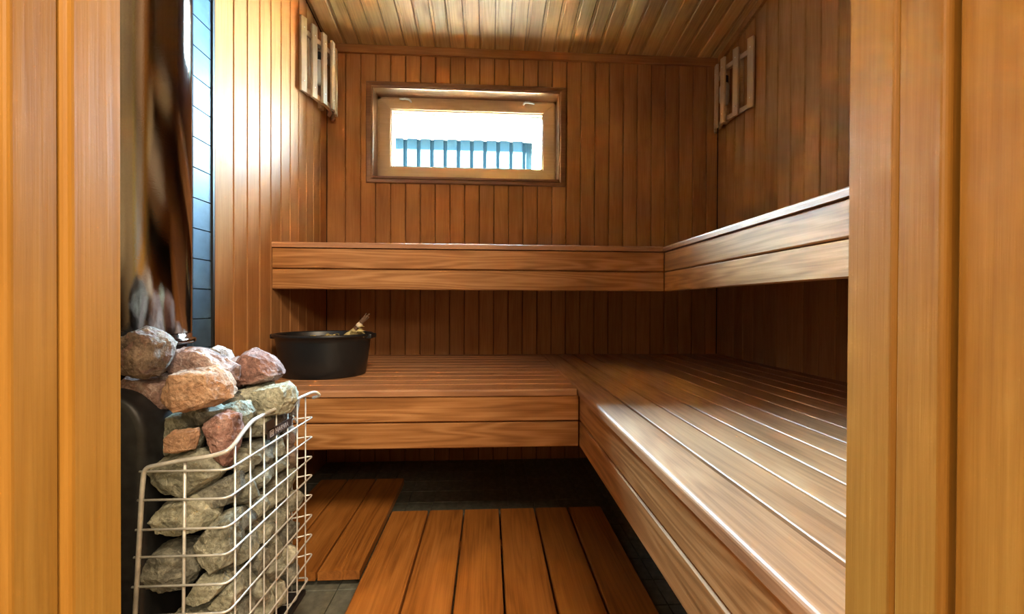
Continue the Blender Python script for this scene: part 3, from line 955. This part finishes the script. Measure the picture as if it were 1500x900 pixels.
stone_px([(312, 880), (330, 858), (352, 842), (356, 862), (344, 890), (322, 890)], 0.742, 0.05, 'st_pale', 'yellowish stone low at the front corner of the basket', 17, group=G)
stone_px([(252, 900), (272, 884), (305, 880), (330, 888), (345, 905), (330, 930), (280, 935), (256, 925)], 0.738, 0.075, 'st_green', 'flat green-grey stone at the bottom edge of the picture, in the basket', 18, group=G)
stone_px([(298, 712), (330, 700), (352, 690), (356, 715), (345, 735), (318, 742), (300, 730)], 0.745, 0.060, 'st_grey', 'narrow dark stone below the pointed pink-red stone in the basket', 19, group=G)
# stones behind the side wires, layer by layer
lay_n = ['top', 'second', 'third', 'fourth', 'fifth', 'sixth', 'seventh', 'lowest']
pos_n = ['nearest the front corner', 'second from the front corner', 'third from the front corner', 'at the far end beside the duckboard']
rs = random.Random(41)
zs = [0.555, 0.505, 0.452, 0.398, 0.344, 0.290, 0.236, 0.180]
for k, z in enumerate(zs):
    dy = rs.uniform(-0.012, 0.012)
    for j, y in enumerate((0.782, 0.842, 0.900, 0.955)):
        if k == 0 and j < 1: continue
        if k in (1, 2) and j == 0 and rs.random() < 0.2: pass
        sy = rs.uniform(0.062, 0.082); sz = rs.uniform(0.046, 0.062)
        if k == 0: sz = 0.04
        me = rock_mesh(900 + k * 10 + j, 0.066, sy, sz, npl=rs.randint(8, 12), rough=0.16)
        mw = Matrix.Translation((-0.4605 + rs.uniform(-0.004, 0.001), y + dy + rs.uniform(-0.006, 0.006), z + rs.uniform(-0.006, 0.006))) @ Matrix.Rotation(rs.uniform(-0.5, 0.5), 4, 'X')
        o = link('sauna_stone', me, M[rs.choice(['st_green', 'st_pale', 'st_green', 'st_grey', 'st_green', 'st_brown' if rs.random() < 0.4 else 'st_pale'])], None, mw)
        tag(o, 'sauna stone behind the basket side wires, %s layer, %s' % (lay_n[k], pos_n[j]), 'stone', G)

fill = [(-0.535, 0.80, 0.574, 'st_grey'), (-0.470, 0.845, 0.556, 'st_green'), (-0.535, 0.875, 0.574, 'st_green'), (-0.520, 0.945, 0.575, 'st_pale'), (-0.470, 0.915, 0.558, 'st_grey'),
        (-0.500, 0.765, 0.604, 'st_grey'), (-0.545, 0.845, 0.622, 'st_red'), (-0.490, 0.905, 0.612, 'st_green'), (-0.545, 0.930, 0.630, 'st_brown'), (-0.505, 0.830, 0.600, 'st_grey'), (-0.560, 0.955, 0.655, 'st_pink'), (-0.600, 0.875, 0.668, 'st_brown')]
fill_lab = ['dark grey stone half hidden behind the rounded olive-grey one', 'grey-green stone just inside the basket rim, under the pale wide stone', 'grey-green stone buried under the dusky pink stone',
            'pale green stone deep in the heap at its back', 'dark grey stone inside the rim at the tub end of the basket', 'dark grey stone in the gap right under the orange block',
            'small red stone under the left part of the long pink stone', 'grey-green stone under the red-brown wedge-shaped stone', 'brown stone below the small whitish stone at the back',
            'dark grey stone between the orange block and the grey-green stone', 'pink stone at the back edge of the heap beside the left wall boards', 'brown stone lying at the foot of the flue pipe collar']
for k, (x, y, z, m_) in enumerate(fill):
    me = rock_mesh(3000 + k, 0.068, 0.072, 0.050, npl=10, rough=0.16)
    o = link('sauna_stone', me, M[m_], None, Matrix.Translation((x, y, z)) @ Matrix.Rotation(0.4 * math.sin(k * 2.1), 4, 'Z'))
    tag(o, fill_lab[k], 'stone', G)

# ------------------------------------------------------------------ tub and whisk
tb = empty('oval_tub', (-0.594, 1.53, 0.5425)); tag(tb, 'black oval plastic tub on the lower back bench in the corner', 'tub')
TC = (-0.596, 1.530, 0.5425)
prof = [(0.0, 0.004), (0.120, 0.0035), (0.1385, 0.000), (0.1435, 0.004), (0.152, 0.060), (0.160, 0.122), (0.1625, 0.138), (0.169, 0.140), (0.172, 0.143), (0.172, 0.1485), (0.169, 0.1505), (0.160, 0.1505), (0.1570, 0.147),
        (0.1555, 0.120), (0.140, 0.012), (0.0, 0.010)]
lathe('tub_body', M['plastic'], prof, TC, tb, seg=96, sx=1.0, sy=0.86)
for s in (-1, 1):
    boxes('grip', M['plastic'], [(TC[0] + s * 0.160 - 0.013, TC[0] + s * 0.160 + 0.017 * 1, 1.495, 1.565, 0.5425 + 0.132, 0.5425 + 0.149)] if s > 0 else
          [(TC[0] - 0.177, TC[0] - 0.147, 1.495, 1.565, 0.5425 + 0.132, 0.5425 + 0.149)], tb, bev=0.004, seg=2)
boxes('water', M['plastic'], [(TC[0] - 0.09, TC[0] + 0.09, 1.47, 1.59, 0.60, 0.602)], tb)
bpy.data.objects.remove(tb.children[-1])

wk = empty('bath_whisk', (-0.55, 1.50, 0.62)); tag(wk, 'dried birch bath whisk with a wrapped handle sticking out of the black tub', 'whisk')
rw = random.Random(5)
base = Vector((-0.52, 1.50, 0.655)); tip = Vector((-0.4385, 1.505, 0.754))
for k in range(13):
    o1 = Vector((rw.uniform(-1, 1), rw.uniform(-1, 1), rw.uniform(-1, 1))) * 0.010
    o2 = Vector((rw.uniform(-1, 1), rw.uniform(-1, 1), rw.uniform(-1, 1))) * 0.0065
    far = Vector((-0.66 + rw.uniform(-0.04, 0.04), 1.50 + rw.uniform(-0.05, 0.05), 0.625 + rw.uniform(-0.02, 0.03)))
    tube('twig', M['twig'], [far, base + o1 * 1.6, base.lerp(tip, 0.5) + o1 * 0.7, tip + o2 + (tip - base).normalized() * rw.uniform(-0.006, 0.012)], rw.uniform(0.0016, 0.0026), wk, seg=5)
def band(t0, t1, r0, r1, mat, name):
    a = base.lerp(tip, t0); b = base.lerp(tip, t1)
    pts = [a.lerp(b, k / 4) for k in range(5)]
    tube(name, M[mat], pts, 1.0, wk, seg=10, taper=[r0 * 0.85, r0, (r0 + r1) / 2 * 1.08, r1, r1 * 0.8])
band(0.62, 0.76, 0.010, 0.0095, 'bark', 'tie_band')
band(0.12, 0.52, 0.019, 0.012, 'leaf', 'bark_wrap')
# leaves hanging over the rim: one clump of dry leaves
bm = bmesh.new()
def leaf(bm, c, L_, W_, rot):
    pr_ = [(-0.5, 0), (-0.2, 0.42), (0.2, 0.36), (0.5, 0), (0.2, -0.36), (-0.2, -0.42)]
    vs_ = []
    for x, y in pr_:
        v = Vector((x * L_, y * W_, 0.12 * L_ * (abs(y) * 2 - x * x * 2)))
        vs_.append(bm.verts.new(c + rot @ v))
    m0 = bm.verts.new(c)
    for i in range(6):
        bm.faces.new((vs_[i], vs_[(i + 1) % 6], m0))
for k in range(110):
    if k < 60: c = Vector((-0.545 + rw.gauss(0, 0.028), 1.455 + rw.gauss(0, 0.022), 0.684 + rw.gauss(0, 0.005)))
    else: c = Vector((-0.470 + rw.gauss(0, 0.014), 1.495 + rw.gauss(0, 0.018), 0.690 + rw.gauss(0, 0.010)))
    leaf(bm, c, rw.uniform(0.014, 0.026), rw.uniform(0.009, 0.016), Matrix.Rotation(rw.uniform(0, 6.28), 3, 'Z') @ Matrix.Rotation(rw.uniform(-1.2, 1.2), 3, 'X'))
me = bpy.data.meshes.new('leaves'); bm.to_mesh(me); bm.free()
lv = link('leaves', me, M['leaf'], wk); tag(lv, kind='stuff')

# ------------------------------------------------------------------ corner lamp shades
def lamp(label, loc, plan, z0, z1, wall_x, inward):
    root = empty('corner_lamp', loc); tag(root, label, 'lamp', 'slatted lamps in the back corners')
    n = len(plan)
    for i, (x, y, ang) in enumerate(plan):
        c, s = math.cos(ang), math.sin(ang)
        dW = Vector((c, s, 0)); dT = Vector((0, 0, 1)).cross(dW)
        if dT.x * inward < 0:
            dW = -dW; dT = -dT
        W = 0.030; T = 0.011
        o = Vector((x, y, 0)) - dW * W / 2 - dT * T / 2
        sl_ = board('slat', root, M['shade'], (o.x, o.y, z0), (0, 0, 1), dW, z1 - z0, W, T, ch=0.003)
        for zz in (z0 + 0.045, z1 - 0.045):
            p = Vector((x, y, zz)) + dT * (T / 2)
            lm = mesh('screw', [p + dT * 0.001 + (dW * math.cos(a) + Vector((0, 0, 1)) * math.sin(a)) * 0.003 for a in [k * math.pi / 4 for k in range(8)]] + [p + dT * 0.0022], [(k, (k + 1) % 8, 8) for k in range(8)])
            link('screw', lm, M['chrome'], sl_)
    for zz in (z0 + 0.012, z1 - 0.055):
        inner = [(x - inward * 0.016, y) for x, y, a in plan]
        poly = [(wall_x, plan[0][1] - 0.0)] + inner + [(wall_x, plan[-1][1])]
        # crossbar follows the slats, 18 mm deep
        outer = [Vector((x, y)) for x, y in inner]
        cen = Vector((wall_x, sum(p[1] for p in plan) / n))
        inn = [p + (cen - p).normalized() * 0.022 for p in outer]
        ring = outer + list(reversed(inn))
        vs = [(p.x, p.y, zz) for p in ring] + [(p.x, p.y, zz + 0.022) for p in ring]
        m_ = len(ring)
        fs = [(i, (i + 1) % m_, (i + 1) % m_ + m_, i + m_) for i in range(m_)]
        h = len(outer)
        for i in range(h - 1):
            fs.append((i, m_ - 1 - i, m_ - 2 - i, i + 1)); fs.append((i + m_, i + 1 + m_, m_ - 2 - i + m_, m_ - 1 - i + m_))
        me = mesh('crossbar', vs, fs)
        bm = bmesh.new(); bm.from_mesh(me); bmesh.ops.recalc_face_normals(bm, faces=bm.faces); bm.to_mesh(me); bm.free()
        link('crossbar', me, M['shade'], root)
    boxes('wall_batten', M['shade'], [(min(wall_x, wall_x + inward * 0.018), max(wall_x, wall_x + inward * 0.018), plan[1][1], plan[1][1] + 0.03, z0 + 0.02, z1 - 0.02)], root, bev=0.002)
    boxes('wall_batten', M['shade'], [(min(wall_x, wall_x + inward * 0.018), max(wall_x, wall_x + inward * 0.018), plan[-2][1] - 0.03, plan[-2][1], z0 + 0.02, z1 - 0.02)], root, bev=0.002)
    bc = (wall_x + inward * 0.030, (plan[2][1] + plan[3][1]) / 2 , (z0 + z1) / 2)
    lathe('bulb', M['bulb'], [(0.0, -0.06), (0.016, -0.055), (0.022, -0.035), (0.022, 0.035), (0.016, 0.055), (0.0, 0.06)], bc, root, seg=20)
    lathe('socket', M['black'], [(0.018, 0.05), (0.018, 0.085), (0.0, 0.085)], bc, root, seg=20)
    return root
lamp('slatted wooden lamp shade high on the left wall, its slats bright from the window', (-0.78, 1.93, 1.70),
     [(-0.793, 1.806, 1.10), (-0.770, 1.860, 1.15), (-0.748, 1.915, 1.25), (-0.732, 1.972, 1.50), (-0.738, 2.030, 1.75), (-0.770, 2.080, 2.2)], 1.705, 2.022, XL, 1)
lamp('slatted wooden lamp shade high on the right wall, in the dim corner', (1.17, 1.93, 1.70),
     [(1.186, 1.812, math.pi - 1.10), (1.166, 1.893, math.pi - 1.20), (1.149, 1.972, math.pi - 1.45), (1.152, 2.035, math.pi - 1.75), (1.175, 2.082, math.pi - 2.2)], 1.700, 2.020, XR, -1)

# ------------------------------------------------------------------ outside the window
gr = boxes('ground', M['gravel'], [(-12, 12, 2.32, 12, -0.35, -0.2)]); tag(gr, kind='structure')
nb = empty('neighbour_building', (-0.5, 6.2, -0.2)); tag(nb, 'pale blue corrugated building with white eaves seen through the window', 'building')
# corrugated facade: wide flats with narrow troughs
pitch = 0.191; x = -3.2; prof2 = []
# troughs centred where the photograph shows them
x0 = -1.208 - pitch * 12
xx = x0
YW = 6.0
while xx < 0.60:
    prof2 += [(xx - 0.028, YW), (xx - 0.018, YW + 0.045), (xx + 0.018, YW + 0.045), (xx + 0.028, YW)]
    xx += pitch
vs = [(x, y, -0.2) for x, y in prof2] + [(x, y, 3.22) for x, y in prof2]
n = len(prof2)
fs = [(i, i + 1, i + 1 + n, i + n) for i in range(n - 1)]
me = mesh('corrugated_wall', vs, fs)
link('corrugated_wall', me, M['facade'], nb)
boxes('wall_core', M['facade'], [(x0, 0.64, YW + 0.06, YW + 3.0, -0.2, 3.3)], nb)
boxes('corner_board', M['white'], [(0.630, 0.745, YW - 0.03, YW + 0.06, -0.2, 3.19)], nb)
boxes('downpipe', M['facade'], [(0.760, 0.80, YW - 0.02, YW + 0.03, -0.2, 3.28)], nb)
boxes('eave_fascia', M['white'], [(x0, 0.66, YW - 0.165, YW - 0.14, 3.185, 3.300)], nb)
boxes('soffit', M['white'], [(x0, 0.66, YW - 0.14, YW + 0.06, 3.185, 3.20)], nb)
me = mesh('roof', [(x0, YW - 0.20, 3.305), (1.2, YW - 0.20, 3.305), (1.2, YW + 3.2, 4.6), (x0, YW + 3.2, 4.6), (x0, YW - 0.20, 3.325), (1.2, YW - 0.20, 3.325), (1.2, YW + 3.2, 4.62), (x0, YW + 3.2, 4.62)],
          [(0, 3, 2, 1), (4, 5, 6, 7), (0, 1, 5, 4), (1, 2, 6, 5), (2, 3, 7, 6), (3, 0, 4, 7)])
link('roof', me, M['roof'], nb)
boxes('eave_shade_strip', M['eave_shade'], [(x0, 0.66, YW - 0.168, YW - 0.164, 3.282, 3.292)], nb)  # thin strip painting the recess shadow between roof and fascia
